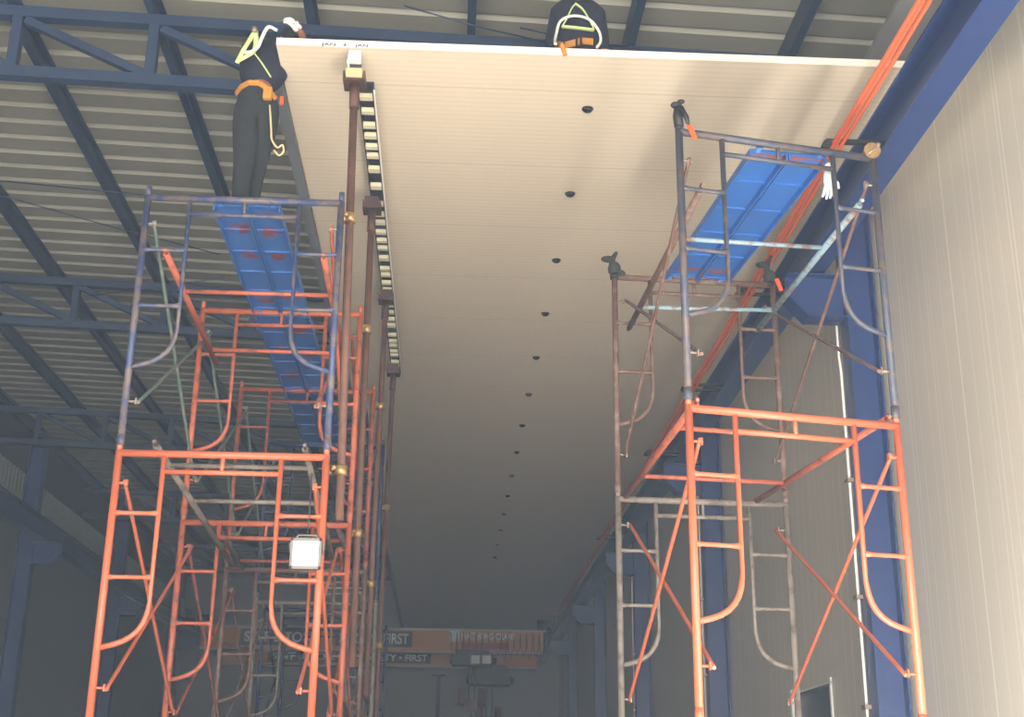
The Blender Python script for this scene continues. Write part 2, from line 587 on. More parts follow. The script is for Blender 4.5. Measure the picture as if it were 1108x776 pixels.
# ------------------------------------------------------------------ beam under the ceiling with cross battens
r = thing('ceiling_joint_channel', (-.69, 8.15, E0 + 4.8), 'long dark slotted channel with cream cross battens under the white ceiling', 'channel')
L = 6.4
MB().box(-.055, -.047, 0, L, 0, .095).box(.047, .055, 0, L, 0, .095).box(-.047, .047, 0, L, .085, .095).build('channel', M['channel'], r)
MB().box(.055, .064, 0, L, .0, .03).build('edge_strip', M['white_block'], r, label='thin white strip along the channel')
y = .05
gaps = [.2, .21, .16, .17, .15, .22, .3, .34, .2, .17, .2, .18, .17, .22, .26, .15, .2, .18, .2, .22, .2, .2, .18, .3, .2, .14, .2, .12, .24, .16, .3]
for g in gaps:
    if y > L - .1:
        break
    w = .05 + (.02 if g > .25 else 0)
    MB().box(-.046, .046, y, y + w, -.004, .03).build('batten', M['cream_batten'], r)
    y += g
LC = L

# ------------------------------------------------------------------ scaffold frames
MC = {}


def frame_meshes(mat, Wd=1.24, Hh=1.7):
    key = (mat, Wd)
    if key in MC:
        return MC[key]
    mm = M[mat]
    r = .0225
    hw = Wd / 2
    d = {}
    mb = MB()
    for s in (-1, 1):
        mb.tube([(s * hw, 0, 0), (s * hw, 0, Hh - .03)], r, 12)
        mb.tube([(s * hw, 0, Hh - .03), (s * hw, 0, Hh + .03)], r * .82, 10)
        mb.tube([(s * hw, 0, 0), (s * hw, 0, .07)], r * 1.1, 12)
    mb.tube([(-hw, 0, Hh - .045), (hw, 0, Hh - .045)], r, 12)
    d['frame'] = mb.mesh('frame', mm)
    xi = hw - .27
    for s, nm in ((-1, 'pl'), (1, 'pr')):
        mb = MB()
        pts = [Vector((s * xi, 0, Hh - .06)), Vector((s * xi, 0, Hh - .95))]
        pts += bend((s * xi, 0, Hh - .9), (s * (xi + .01), 0, Hh - 1.13), (s * hw, 0, Hh - 1.2), .18)
        pts += [Vector((s * hw, 0, Hh - 1.2))]
        mb.tube(pts, .0165, 10)
        d[nm] = mb.mesh('inner_post', mm)
        for q, z in (('1', Hh - .41), ('2', Hh - .79)):
            mb = MB()
            mb.tube([(s * hw, 0, z), (s * (hw - .05), 0, z), (s * (xi + .05), 0, z), (s * xi, 0, z)], [.0225, .0125, .0125, .021], 10, flat=1)
            d[nm + q] = mb.mesh('rung', mm)
        for q, z in (('a', Hh - .23), ('b', Hh - 1.42)):
            mb = MB()
            mb.tube([(s * hw, -.0, z), (s * (hw - .06), 0, z)], .008, 8)
            mb.box(s * (hw - .066) - .005, s * (hw - .066) + .005, -.012, .012, z - .02, z + .02)
            d[nm + q] = mb.mesh('brace_lock', M['lock'] if mat not in ('orange', 'orange_worn') else mm)
    mb = MB()
    mb.tube([(-xi, 0, Hh - .155), (xi, 0, Hh - .155)], .0155, 10)
    mb.tube([(0, 0, Hh - .155), (0, 0, Hh - .045)], .013, 10)
    d['bar'] = mb.mesh('cross_bar', mm)
    MC[key] = d
    return d


def add(name, me, parent, loc=None, rz=0):
    o = bpy.data.objects.new(name, me)
    COL.objects.link(o)
    o.parent = parent
    if loc is not None:
        o.location = loc
        o.rotation_euler = (0, 0, rz)
    return o


def frame(parent, mat, x, y, ztop, yaw=0, Wd=1.24, label=None):
    d = frame_meshes(mat, Wd)
    base = Vector(parent.location)
    f = add('frame', d['frame'], parent, Vector((x, y, ztop - 1.7)) - base, yaw)
    if label:
        f['label'] = label
    for s in ('pl', 'pr'):
        add('inner_post', d[s], f)
        add('rung', d[s + '1'], f)
        add('rung', d[s + '2'], f)
        add('brace_lock', d[s + 'a'], f)
        add('brace_lock', d[s + 'b'], f)
    add('cross_bar', d['bar'], f)
    return f


def brace(parent, a, b, mat, r=.0125, label=None):
    """flat-ended brace tube from a to b in world coordinates"""
    base = Vector(parent.location)
    a, b = Vector(a) - base, Vector(b) - base
    d = (b - a).normalized()
    mb = MB()
    mb.tube([a - d * .02, a + d * .05, a + d * .09, b - d * .09, b - d * .05, b + d * .02], [r * .9, r * .9, r, r, r * .9, r * .9], 8)
    mb.ball(a, .012).ball(b, .012)
    return mb.build('cross_brace', M[mat], parent, label=label)


def bay_braces(parent, A, B, ztopA, ztopB, off, mat, mat2=None):
    """X of two braces between frame post A(x,y) and B(x,y), just inside the posts"""
    (ax, ay), (bx, by) = A, B
    brace(parent, (ax + off, ay, ztopA - .23), (bx + off, by, ztopB - 1.42), mat)
    brace(parent, (ax + off * 1.5, ay, ztopA - 1.42), (bx + off * 1.5, by, ztopB - .23), mat2 or mat)


# ---- left tower
XL = -1.385
LY = [7.65, 9.67, 11.72, 13.7]
lo, up = E0 + 2.03, E0 + 3.73
tl = thing('scaffold_tower', (XL, 10.6, 0), 'long orange frame scaffold on the left with blue top frame, carrying blue planks', 'scaffold')
for k, y in enumerate(LY):
    frame(tl, ['orange', 'orange_worn', 'brown_tube', 'grey_tube'][k], XL, y, lo, label=['bright orange lower frame', 'worn orange lower frame', 'grey brown lower frame', 'grey lower frame'][k])
    frame(tl, ['blue_worn', 'orange_worn', 'orange_rust', 'navy_tube'][k], XL, y, up, label=['faded blue upper frame', 'worn orange upper frame', 'rusty orange upper frame', 'dark blue upper frame'][k])
    frame(tl, ['orange', 'orange_worn', 'brown_tube', 'navy_tube'][k], XL, y, lo - 1.7)
    mb = MB()
    for s in (-1, 1):
        mb.tube([(XL - tl.location.x + s * .62, y - 10.6, .012), (XL - tl.location.x + s * .62, y - 10.6, lo - 3.36)], .019, 10)
        mb.box(s * .62 - .06, s * .62 + .06, y - 10.6 - .06, y - 10.6 + .06, 0, .012)
    mb.build('base_jack', M['grey_tube'], tl)
for k in range(3):
    for s in (-1, 1):
        x = XL + s * .62
        off = -s * .055
        bay_braces(tl, (x, LY[k]), (x, LY[k + 1]), lo, lo, off, ['orange', 'orange_rust', 'brown_tube'][k])
        bay_braces(tl, (x, LY[k]), (x, LY[k + 1]), up, up, off, ['green_grey', 'green_grey', 'green_grey'][k] if s < 0 else ['orange_worn', 'orange_rust', 'navy_tube'][k])

# ---- far dark tower in the same row
t2 = thing('scaffold_tower', (-1.7, 19.0, 0), 'dark blue frame scaffold standing in the shade behind the long left one', 'scaffold')
for k, y in enumerate((17.6, 19.6)):
    frame(t2, 'navy_tube', -1.72 + .05 * k, y, E0 + 2.5, 0, 1.5)
    frame(t2, 'navy_tube', -1.72 + .05 * k, y, E0 + .8, 0, 1.5)
    mb = MB()
    for s in (-1, 1):
        mb.tube([(s * .75 - .02 + .05 * k, y - 19, 0.0), (s * .75 - .02 + .05 * k, y - 19, E0 + .8 - 1.68)], .02, 8)
    mb.build('base_jack', M['grey_tube'], t2)
for s in (-1, 1):
    bay_braces(t2, (-1.7 + s * .75, 17.6), (-1.7 + s * .75, 19.6), E0 + 2.5, E0 + 2.5, -s * .05, 'navy_tube')

# ---- right tower
tr = thing('scaffold_tower', (1.85, 7.9, 0), 'two-bay-high scaffold on the right, orange below and slate blue above', 'scaffold')
RN = (1.895, 6.83, math.radians(11.5))
RF = (1.785, 8.97, math.radians(3.5))
rlo, rup = E0 + 2.11, E0 + 3.81
WN = 1.26
f = frame(tr, 'orange', RN[0], RN[1], rlo, RN[2], WN, 'orange lower frame')
f = frame(tr, 'steel_blue', RN[0], RN[1], rup, RN[2], WN, 'slate blue upper frame')
f = frame(tr, 'grey_tube', RF[0], RF[1], rlo, RF[2], 1.22, 'dusty brown grey lower frame')
f = frame(tr, 'brown_tube', RF[0], RF[1], rup, RF[2], 1.22, 'rusty brown upper frame')
frame(tr, 'orange', RN[0], RN[1], rlo - 1.7, RN[2], WN)
frame(tr, 'grey_tube', RF[0], RF[1], rlo - 1.7, RF[2], 1.22)


def RP(c, wd, s, inset=0):
    return (c[0] + s * (wd / 2 - inset) * math.cos(c[2]), c[1] + s * (wd / 2 - inset) * math.sin(c[2]))


mb = MB()
for c, wd in ((RN, WN), (RF, 1.22)):
    for s in (-1, 1):
        q = RP(c, wd, s)
        x, y = q[0] - 1.85, q[1] - 7.9
        mb.tube([(x, y, .012), (x, y, rlo - 3.36)], .019, 10)
        mb.box(x - .06, x + .06, y - .06, y + .06, 0, .012)
mb.build('base_jack', M['grey_tube'], tr)
for s in (-1, 1):
    A, B = RP(RN, WN, s, .055), RP(RF, 1.22, s, .055)
    brace(tr, (*A, rlo - .23), (*B, rlo - 1.42), 'orange')
    brace(tr, (*RP(RN, WN, s, .085), rlo - 1.42), (*RP(RF, 1.22, s, .085), rlo - .23), 'orange')
    brace(tr, (*A, rup - .23), (*B, rup - 1.42), 'brown_tube')
    brace(tr, (*RP(RN, WN, s, .085), rup - 1.42), (*RP(RF, 1.22, s, .085), rup - .23), 'brown_tube')


# ---- horizontal platform frames
def platform_frame(nl, nr, fl, fr, mats, label, bars=(.25, .72)):
    """two rails from near (nl, nr) to far (fl, fr) with two crossbars"""
    nl, nr, fl, fr = [Vector(q) for q in (nl, nr, fl, fr)]
    c = (nl + nr + fl + fr) / 4
    r = thing('platform_frame', c, label, 'scaffold frame', 'bare platform frames')
    ml, mr, mc = mats
    for a, b, m_ in ((nl, fl, ml), (nr, fr, mr)):
        d = (b - a).normalized()
        rail = MB().tube([a - c, b - c], .021, 10).build('rail', M[m_], r)
        mb = MB()
        for e, s in ((a, -1), (b, 1)):
            q = e - c
            mb.tube([q, q + d * s * .03 + Vector((0, 0, .02)), q + d * s * .055 + Vector((0, 0, .0))], .01, 8)
        mb.build('hook', M[m_], rail)
    for k in bars:
        a, b = nl.lerp(fl, k), nr.lerp(fr, k)
        MB().tube([a - c, b - c], .015, 10).build('crossbar', M[mc], r)
    return r


platform_frame(P(-1.80, 7.69, 2.045), P(-.9, 7.69, 2.045), P(-1.62, 9.63, 1.68), P(-.86, 9.63, 1.68), ('grey_tube', 'grey_tube', 'grey_tube'),
               'dusty grey bare platform frame sloping inside the lower front bay of the left scaffold', (.14, .42))
platform_frame(P(-1.77, 9.71, 1.99), P(-.86, 9.71, 1.99), P(-1.86, 11.68, 1.99), P(-.86, 11.68, 1.99), ('brown_tube', 'brown_tube', 'orange_rust'),
               'rusty bare platform frame in the lower middle bay of the left scaffold', (.3, .8))
platform_frame(P(-1.86, 7.69, 3.31), P(-.86, 7.69, 3.31), P(-1.86, 9.63, 3.24), P(-.86, 9.63, 3.24), ('orange_worn', 'orange_worn', 'orange_worn'),
               'worn orange bare platform frame in the upper front bay of the left scaffold', (.3, .86))
a, b = RP(RN, WN, -1, .05), RP(RN, WN, 1, .05)
c_, d_ = RP(RF, 1.22, -1, .05), RP(RF, 1.22, 1, .22)
platform_frame((a[0], a[1] + .04, rlo - .0), (b[0], b[1] + .04, rlo - .0), (c_[0], c_[1] - .04, rlo - .03), (d_[0], d_[1] - .04, rlo - .03), ('orange_worn', 'orange_worn', 'orange_worn'),
               'orange bare platform frame lying across the lower tier of the right scaffold', (.22, .74))
a, b = RP(RN, WN, -1, .13), RP(RN, WN, 1, .1)
c_, d_ = RP(RF, 1.22, -1, .1), RP(RF, 1.22, 1, .14)
platform_frame((a[0], a[1] + .04, rup - .39), (b[0], b[1] + .04, rup - .35), (c_[0], c_[1] - .04, rup - .46), (d_[0], d_[1] - .04, rup - .42), ('brown_tube', 'pale_blue_tube', 'pale_blue_tube'),
               'pale blue and brown bare platform frame under the plank of the right scaffold', (.3, .82))


# ---- planks
def plank(x, y0, y1, z, w, mat, label, group, yaw=0, split=True, cen=None):
    Ly = y1 - y0
    r = thing('scaffold_plank', (x, (y0 + y1) / 2, z), label, 'plank', group, yaw)
    lw = w / 2 - .006
    for s in ((-1, 1) if split else (0,)):
        cx = s * (w / 4 + .001)
        hw = lw / 2 if split else w / 2
        mb = MB()
        mb.box(cx - hw, cx + hw, -Ly / 2 + .03, Ly / 2 - .03, .038, .044)
        mb.box(cx - hw, cx - hw + .01, -Ly / 2 + .03, Ly / 2 - .03, -.008, .038)
        mb.box(cx + hw - .01, cx + hw, -Ly / 2 + .03, Ly / 2 - .03, -.008, .038)
        deck = mb.build('deck_leaf', mat, r)
        n = 5
        for i in range(n + 1):
            yy = -Ly / 2 + .04 + (Ly - .08) * i / n
            MB().box(cx - hw + .011, cx + hw - .011, yy - .010, yy + .010, .026, .037).build('stiffener', mat, deck)
    for e in (-1, 1):
        for s in (-1, 1):
            mb = MB()
            px = s * (w / 2 - .05)
            yy = e * (Ly / 2 - .03)
            mb.bar((px, yy, .02), (px, yy + e * .035, .05), .03, .008)
            mb.bar((px, yy + e * .035, .05), (px, yy + e * .06, .02), .03, .008)
            mb.build('hook', mat, r)
    return r


pm1 = plank_material('blue_plank_with_rust_patches_a', [(.1, -.78, .07, .05), (-.1, -.55, .08, .09), (.1, -.5, .08, .09), (-.1, -.12, .08, .08), (.1, -.1, .05, .08), (-.1, .75, .08, .07), (.1, .7, .08, .06)])
pm2 = plank_material('blue_plank_with_rust_patches_b', [(-.1, -.7, .08, .08), (.1, -.6, .08, .08), (-.1, -.1, .08, .12), (.1, 0, .06, .1), (-.1, .6, .08, .1)], (48, 96, 168))
pm3 = plank_material('blue_plank_plain', [(.1, .3, .05, .08)], (40, 84, 150))
pm4 = plank_material('bright_blue_plank', [(0, -.93, .3, .04), (0, .87, .24, .05)], (46, 104, 182), (140, 78, 66))
gl = 'blue planks on the left scaffold'
plank(-1.385, 7.70, 9.62, up - .075, .44, pm1, 'blue steel plank with red rust patches under the standing worker', gl)
plank(-1.385, 9.72, 11.67, up - .075, .44, pm2, 'blue rust-patched steel plank on the left scaffold, middle bay', gl)
plank(-1.385, 11.77, 13.65, up - .075, .44, pm3, 'dark blue steel plank on the left scaffold, farthest bay', gl)
px0, py0 = 1.99, 6.9
px1, py1 = 1.79, 8.92
ang = math.atan2(-(px1 - px0), py1 - py0)
ln = math.hypot(px1 - px0, py1 - py0)
plank((px0 + px1) / 2, (py0 + py1) / 2 - ln / 2, (py0 + py1) / 2 + ln / 2, rup - .075, .49, pm4, 'bright blue steel plank on top of the right scaffold', None, ang)
plank(-1.08, 11.75, 13.66, lo + .015, .48, M['grey_plank'], 'grey galvanised plank low in the far bay of the left scaffold', None, 0, False)

# ------------------------------------------------------------------ props holding the channel
def coupler(parent, q, dx, mat='brass'):
    mb = MB()
    mb.tube([(q[0], q[1], q[2] - .03), (q[0], q[1], q[2] + .03)], .04, 12)
    mb.tube([(q[0] + dx, q[1], q[2] - .028), (q[0] + dx, q[1], q[2] + .028)], .034, 12)
    mb.tube([(q[0] - .05, q[1] - .045, q[2]), (q[0] + dx * 1.6, q[1] - .045, q[2])], .008, 6)
    mb.ball((q[0] - .05, q[1] - .045, q[2]), .014)
    mb.ball((q[0] + dx * .5, q[1] - .045, q[2] + .01), .018)
    return mb.build('coupler', M[mat], parent)


PR = [(-.745, -.675, 7.86, 7.745, 1.62, [3.66, 1.93]), (-.73, -.70, 9.86, 9.76, .95, [3.62, 1.95]), (-.70, -.715, 11.92, 11.81, .9, [3.6, 1.9]), (-.71, -.74, 14.2, 13.8, -1.48, [3.1, 1.6])]
PLb = ['foremost, with a white block on its head', 'second from the front', 'third from the front', 'farthest and thinnest looking']
for k, (x, xb, y, yb, hb, cps) in enumerate(PR):
    r = thing('prop_pipe', (x, y, E0 + hb), 'tall rusty prop under the white ceiling, ' + PLb[k], 'prop', 'prop pipes beside the left scaffold')
    top = 4.80 - hb
    MB().tube([(xb - x, yb - y, 0), (0, 0, top - .12)], .027, 14).build('pipe', M['rust_pipe'], r)
    MB().tube([((xb - x) * .3 / top, (yb - y) * .3 / top, top - .3), (0, 0, top - .1)], .034, 14).box(-.065, .065, -.08, .08, top - .115, top - .10)\
        .box(-.075, -.063, -.08, .08, top - .115, top - .045).box(.063, .075, -.08, .08, top - .115, top - .045).build('fork_head', M['rust_dark'], r)
    if k == 0:
        MB().box(-.055, .055, -.09, .07, top - .099, top - .03).build('timber_block', M['wood'], r)
        MB().box(-.045, .045, -.05, .05, top - .028, top + .03).build('dark_gap_fill', M['channel'], r)  # dark box where there is only a shaded gap above the timber
        MB().box(-.045, .045, -.13, -.05, top + .02, top + .09).box(-.05, -.035, -.13, -.05, top - .02, top + .02).build('foam_block', M['white_block'], r, bevel=.012)
    else:
        MB().box(-.06, .06, -.07, .07, top - .099, top - .006).build('timber_block', M['rust_dark'], r)
    for h in cps:
        f_ = (h - hb) / top
        qx, qy = (xb - x) * (1 - f_), (yb - y) * (1 - f_)
        dx = (XL + .62) - x - qx
        coupler(r, (qx, qy, h - hb), dx)

# ------------------------------------------------------------------ clamps and bundles on the right tower
def clamp_bundle(name, q, mat, label, tall=.2, tagged=False, cat='clamp'):
    r = thing(name, q, label, cat)
    mb = MB()
    mb.ball((0, 0, .02), .05, 0, (1, .9, 1.25))
    mb.ball((-.045, 0, tall * .62), .038, 0, (1.5, .8, .7))
    mb.tube([(0, 0, 0), (-.02, .01, tall * .6), (.02, 0, tall)], [.03, .026, .012], 10)
    mb.tube([(-.02, -.02, tall * .6), (-.07, -.03, tall * .5)], .016, 8)
    mb.ball((.045, .0, -.02), .034, 0, (1.2, .9, 1))
    mb.build('bundle', M[mat], r)
    MB().tube([(0, 0, -.06), (0, 0, -.02)], .034, 12).build('strap', M['black'], r)
    if tagged:
        MB().bar((.045, -.03, .0), (.075, -.035, -.1), .03, .006, up=(0, 1, 0)).build('tape', M['tag'], r, label='bright orange tape')
    return r


q = RP(RN, WN, -1)
r = thing('strap_bundle', (q[0], q[1] - .01, rup), 'black strap with orange tape tied to the top left post of the right scaffold', 'strap')
MB().tube([(0, 0, -.02), (-.004, 0, .05), (.0, 0, .1)], [.028, .031, .026], 10).ball((-.012, 0, .125), .026, 0, (1.3, 1, .8)).ball((.018, 0, .15), .016, 0, (1.4, 1, .9))\
    .tube([(.01, -.02, .1), (.04, -.03, .03), (.05, -.032, -.03)], [.018, .016, .01], 8).build('strap', M['black'], r)
MB().bar((.05, -.036, -.02), (.085, -.04, -.115), .03, .006, up=(0, 1, 0)).build('tape', M['tag'], r, label='bright orange tape')
q = RP(RF, 1.22, -1)
clamp_bundle('canvas_bundle', (q[0], q[1], rup - .0), 'dark_cloth', 'dark canvas wrap on the rear left post of the right scaffold', .16, False, 'wrap')
q = RP(RF, 1.22, 1)
clamp_bundle('canvas_bundle', (q[0] - .02, q[1], rup + .0), 'dark_cloth', 'dark green wrap with orange tape on the rear right post of the right scaffold', .2, True, 'wrap')
q = RP(RN, WN, 1)
r = thing('pipe_coupler', (q[0] - .01, q[1], rup - .01), 'brass-coloured swivel coupler on the top right post of the right scaffold', 'coupler')
MB().tube([(0, -.03, 0), (0, .03, 0)], .045, 12).tube([(0, -.045, .0), (0, -.03, .0)], .052, 12).build('ring', M['brass'], r)
MB().tube([(-.03, -.05, -.03), (.035, -.05, .035)], .008, 6).ball((.035, -.05, .035), .014).build('bolt', M['lock'], r)
r = thing('work_glove', P(2.25, 7.0, 3.66), 'pale work glove hanging under the top bar of the right scaffold', 'glove')
mb = MB()
mb.tube([(0, 0, .07), (0, 0, .0), (-.003, 0, -.05), (-.006, 0, -.09)], [.024, .034, .034, .026], 12, flat=.5)
for k, (dx, ln2) in enumerate(((-.026, .05), (-.009, .065), (.009, .06), (.024, .045))):
    mb.tube([(dx - .005, 0, -.075), (dx * 1.2 - .008, 0, -.09 - ln2 * .5), (dx * 1.3 - .015, .005, -.09 - ln2)], [.0095, .009, .006], 8)
mb.tube([(.028, 0, -.02), (.05, 0, -.05), (.055, .004, -.08)], [.011, .01, .007], 8)
mb.build('hand_part', M['glove'], r)
MB().tube([(0, 0, .062), (0, 0, .085)], .027, 12, flat=.55).build('cuff', M['white_block'], r)

# ------------------------------------------------------------------ flood lamp
r = thing('flood_lamp', P(-.845, 7.58, 1.385), 'square white-faced flood lamp hanging from the front of the left scaffold', 'lamp')
MB().box(-.085, .085, 0, .06, -.085, .085).box(-.092, .092, -.012, 0, -.092, -.072).box(-.092, .092, -.012, 0, .072, .092)\
    .box(-.092, -.074, -.012, 0, -.092, .092).box(.074, .092, -.012, 0, -.092, .092).build('housing', M['lamp_body'], r, bevel=.003)
MB().box(-.074, .074, -.008, -.001, -.072, .072).build('glass', M['lamp_glass'], r)
mb = MB()
mb.tube([(-.092, .03, .0), (-.1, .03, .06), (-.05, .03, .115), (.05, .03, .115), (.1, .03, .06), (.092, .03, 0)], .007, 6)
for k in range(5):
    mb.box(-.05 + k * .022, -.044 + k * .022, .06, .085, -.06, .06)
mb.build('yoke', M['lamp_body'], r)
MB().tube([(0, .03, .115), (.004, .03, .25), (0, .06, .5)], .004, 6).build('hanging_wire', M['channel'], r)


# ------------------------------------------------------------------ cranes
def text_mesh(s, size, depth, mat, name, parent, loc, rot, width=None):
    cu = bpy.data.curves.new('t', 'FONT')
    cu.body = s
    cu.size = size
    cu.extrude = depth
    cu.offset = size * .025
    cu.align_x = 'LEFT'
    cu.align_y = 'CENTER'
    ob = bpy.data.objects.new('t', cu)
    COL.objects.link(ob)
    bpy.context.view_layer.update()
    dg = bpy.context.evaluated_depsgraph_get()
    me = bpy.data.meshes.new_from_object(ob.evaluated_get(dg))
    bpy.data.objects.remove(ob)
    me.materials.clear()
    me.materials.append(mat)
    if width:
        xs = [v.co.x for v in me.vertices]
        k = width / (max(xs) - min(xs))
        for v in me.vertices:
            v.co.x *= k
    o = bpy.data.objects.new(name, me)
    COL.objects.link(o)
    o.parent = parent
    o.location = loc
    o.rotation_euler = rot
    return o


def crane(y, hb, ht, label, texts, logo, hoists):
    r = thing('overhead_crane', (-1.93, y, E0 + hb), label, 'crane')
    H = ht - hb
    MB().box(-4.65, 4.5, -.15, .15, 0, H - .05).build('girder', M['crane'], r)
    MB().box(-4.7, 4.56, -.2, .2, H - .05, H).build('top_plate', M['crane_top'], r)
    MB().box(-4.65, 4.5, -.18, .18, -.03, 0).build('bottom_flange', M['crane_top'], r)
    rail = 4.475 - hb
    for cx in (-6.8 + 1.93, 2.86 + 1.93):
        e = MB().box(cx - .09, cx + .09, -.9, .9, rail + .1, rail + .34).build('end_carriage', M['hoist'], r)
        s_ = 1 if cx > 0 else -1
        MB().box(min(cx, cx - s_ * .45), max(cx, cx - s_ * .45), -.14, .14, rail + .12, rail + .3)\
            .box(min(cx - s_ * .45, cx - s_ * .25), max(cx - s_ * .45, cx - s_ * .25), -.14, .14, H - .02, rail + .3).build('saddle', M['hoist'], e)  # saddle coloured black to stand in for the darkness around it
        for wy in (-.7, .7):
            MB().tube([(cx - .05, wy, rail + .1), (cx + .05, wy, rail + .1)], .1, 16).build('wheel', M['channel'], e)
    for (s, x, w) in texts:
        MB().box(x - .1, x + w + .1, -.165, -.152, H * .16, H * .86).build('name_plate', M['plate_dark'], r)
        text_mesh(s, H * .62, .004, M['letter'], 'lettering', r, (x, -.17, H * .5), (math.pi / 2, 0, 0), w)
    if logo:
        x = logo
        MB().box(x, x + .25, -.165, -.152, H * .42, H * .92).build('logo_block', M['letter'], r)
        text_mesh('MAITHONG CRANE', H * .42, .004, M['letter'], 'lettering', r, (x + .3, -.17, H * .68), (math.pi / 2, 0, 0), 1.45)
        MB().box(x + .3, x + 1.6, -.165, -.152, H * .12, H * .42).build('logo_stripe', M['red'], r)
    for (x0, x1, dz, w) in hoists:
        h = MB().box(x0, x1, -.32, .28, dz - .16, dz + .12).box(x0 + .1, x1 - .1, -.2, .2, dz + .12, .06).build('hoist', M['hoist'], r, bevel=.02)
        MB().tube([(x0 - .05, -.1, dz), (x0 + .02, -.1, dz)], .12, 16).tube([(x1 - .02, 0, dz - .02), (x1 + .1, 0, dz - .02)], .1, 16).build('motor', M['hoist'], h)
        for q in w:
            MB().box(q, q + .24, -.34, -.325, dz - .12, dz + .1).build('label_plate', M['letter'], h, label='white plate')
        xc = (x0 + x1) / 2
        hk = MB().tube([(xc - .08, -.05, dz - .16), (xc - .08, -.05, dz - 1.3)], .012, 6).tube([(xc + .08, -.05, dz - .16), (xc + .08, -.05, dz - 1.3)], .012, 6).build('rope_fall', M['channel'], h)
        mb = MB()
        mb.tube([(xc - .28, 0, dz - .75), (xc - .28, 0, dz - 1.15)], .1, 12).tube([(xc + .26, 0, dz - .75), (xc + .26, 0, dz - 1.2)], .1, 12)
        mb.box(xc - .16, xc + .16, -.08, .08, dz - 1.32, dz - 1.02)
        mb.tube([(xc, 0, dz - 1.32), (xc, 0, dz - 1.45), (xc + .1, 0, dz - 1.53), (xc + .02, 0, dz - 1.62), (xc - .08, 0, dz - 1.55)], .03, 8)
        mb.build('hook_block', M['hook_red'], h)
    return r


c1 = crane(35.5, 3.9, 4.5, 'orange overhead crane girder with SWF 3 TON lettering, the nearer of two', [('SWF 3 TON', -3.5, 1.8), ('SAFETY \u2022 FIRST', -.98, 1.85)], 1.98, [(2.05, 3.15, -.2, [.0 + 2.55, 2.85])])
c2 = crane(38.2, 3.78, 4.2, 'orange overhead crane girder, the farther and lower looking of two', [('SWF 3 TON', -3.1, 1.8), ('SAFETY \u2022 FIRST', -.45, 1.8)], None, [(2.55, 3.75, -.35, [])])
# festoon cable loops of the nearer crane
for k in range(16):
    x = 2.0 + k * .17
    MB().tube([(x, -.26, .5), (x + .02, -.26, .1 - .06 * math.sin(k)), (x + .085, -.26, -.12 - .1 * math.sin(k * 1.7)), (x + .15, -.26, .1), (x + .17, -.26, .5)], .011, 6).build('festoon_cable', M['black'] if k % 3 else M['hook_red'], c1)
# post of the far wall
r = MB().box(-.06, .06, -.08, 0, 0, E0 + 3.66).box(-.2, .2, -.09, 0, E0 + 3.66, E0 + 3.7).build('steel_post', M['hoist'])
r.location = (-.25, YW - .02, 0)
tag(r, 'dark thin post standing against the far grey wall below the cranes', 'post')
# bare hanging cable on the left
o = MB().tube([P(-6.55, 26.6, 3.95), P(-6.2, 28.3, 3.82), P(-5.85, 30.2, 3.72), P(-5.6, 32, 3.7), P(-5.2, 35.0, 3.86)], .014, 6).build('hanging_cable', M['flash'])
tag(o, 'thin pale cable sagging past the left runway beam in the shade', 'cable')

# small marker notes on the front edge of the ceiling
for s, x, w in (('JAN', -.97, .1), ('3', -.83, .025), ('JAN', -.74, .09)):
    text_mesh(s, .03, .0005, M['ink'], 'handwriting', ce, (x, 7.718, E0 + 4.915), (math.pi / 2, 0, 0), w)


# ------------------------------------------------------------------ people
def skin(name, nodes, edges, mats, parent=None, sub=2, region=None):
    """nodes: {key: (x, y, h, radius[, radius2])} in world terms relative to parent origin"""
    keys = list(nodes)
    org = Vector(parent.location) if parent else Vector((0, 0, 0))
    me = bpy.data.meshes.new(name)
    me.from_pydata([Vector(P(*nodes[k][:3])) - org for k in keys], [(keys.index(a), keys.index(b)) for a, b in edges], [])
    ob = bpy.data.objects.new(name, me)
    COL.objects.link(ob)
    md = ob.modifiers.new('s', 'SKIN')
    sv = me.skin_vertices[0].data
    for i, k in enumerate(keys):
        rr = nodes[k]
        sv[i].radius = (rr[3], rr[4] if len(rr) > 4 else rr[3])
        sv[i].use_root = (i == 0)
    ms = ob.modifiers.new('u', 'SUBSURF')
    ms.levels = ms.render_levels = sub
    bpy.context.view_layer.update()
    dg = bpy.context.evaluated_depsgraph_get()
    m2 = bpy.data.meshes.new_from_object(ob.evaluated_get(dg))
    bpy.data.objects.remove(ob)
    m2.materials.clear()
    for q in (mats if isinstance(mats, (list, tuple)) else [mats]):
        m2.materials.append(q)
    for p_ in m2.polygons:
        p_.use_smooth = True
        p_.material_index = 0
    o = bpy.data.objects.new(name, m2)
    COL.objects.link(o)
    if parent:
        o.parent = parent
    return o


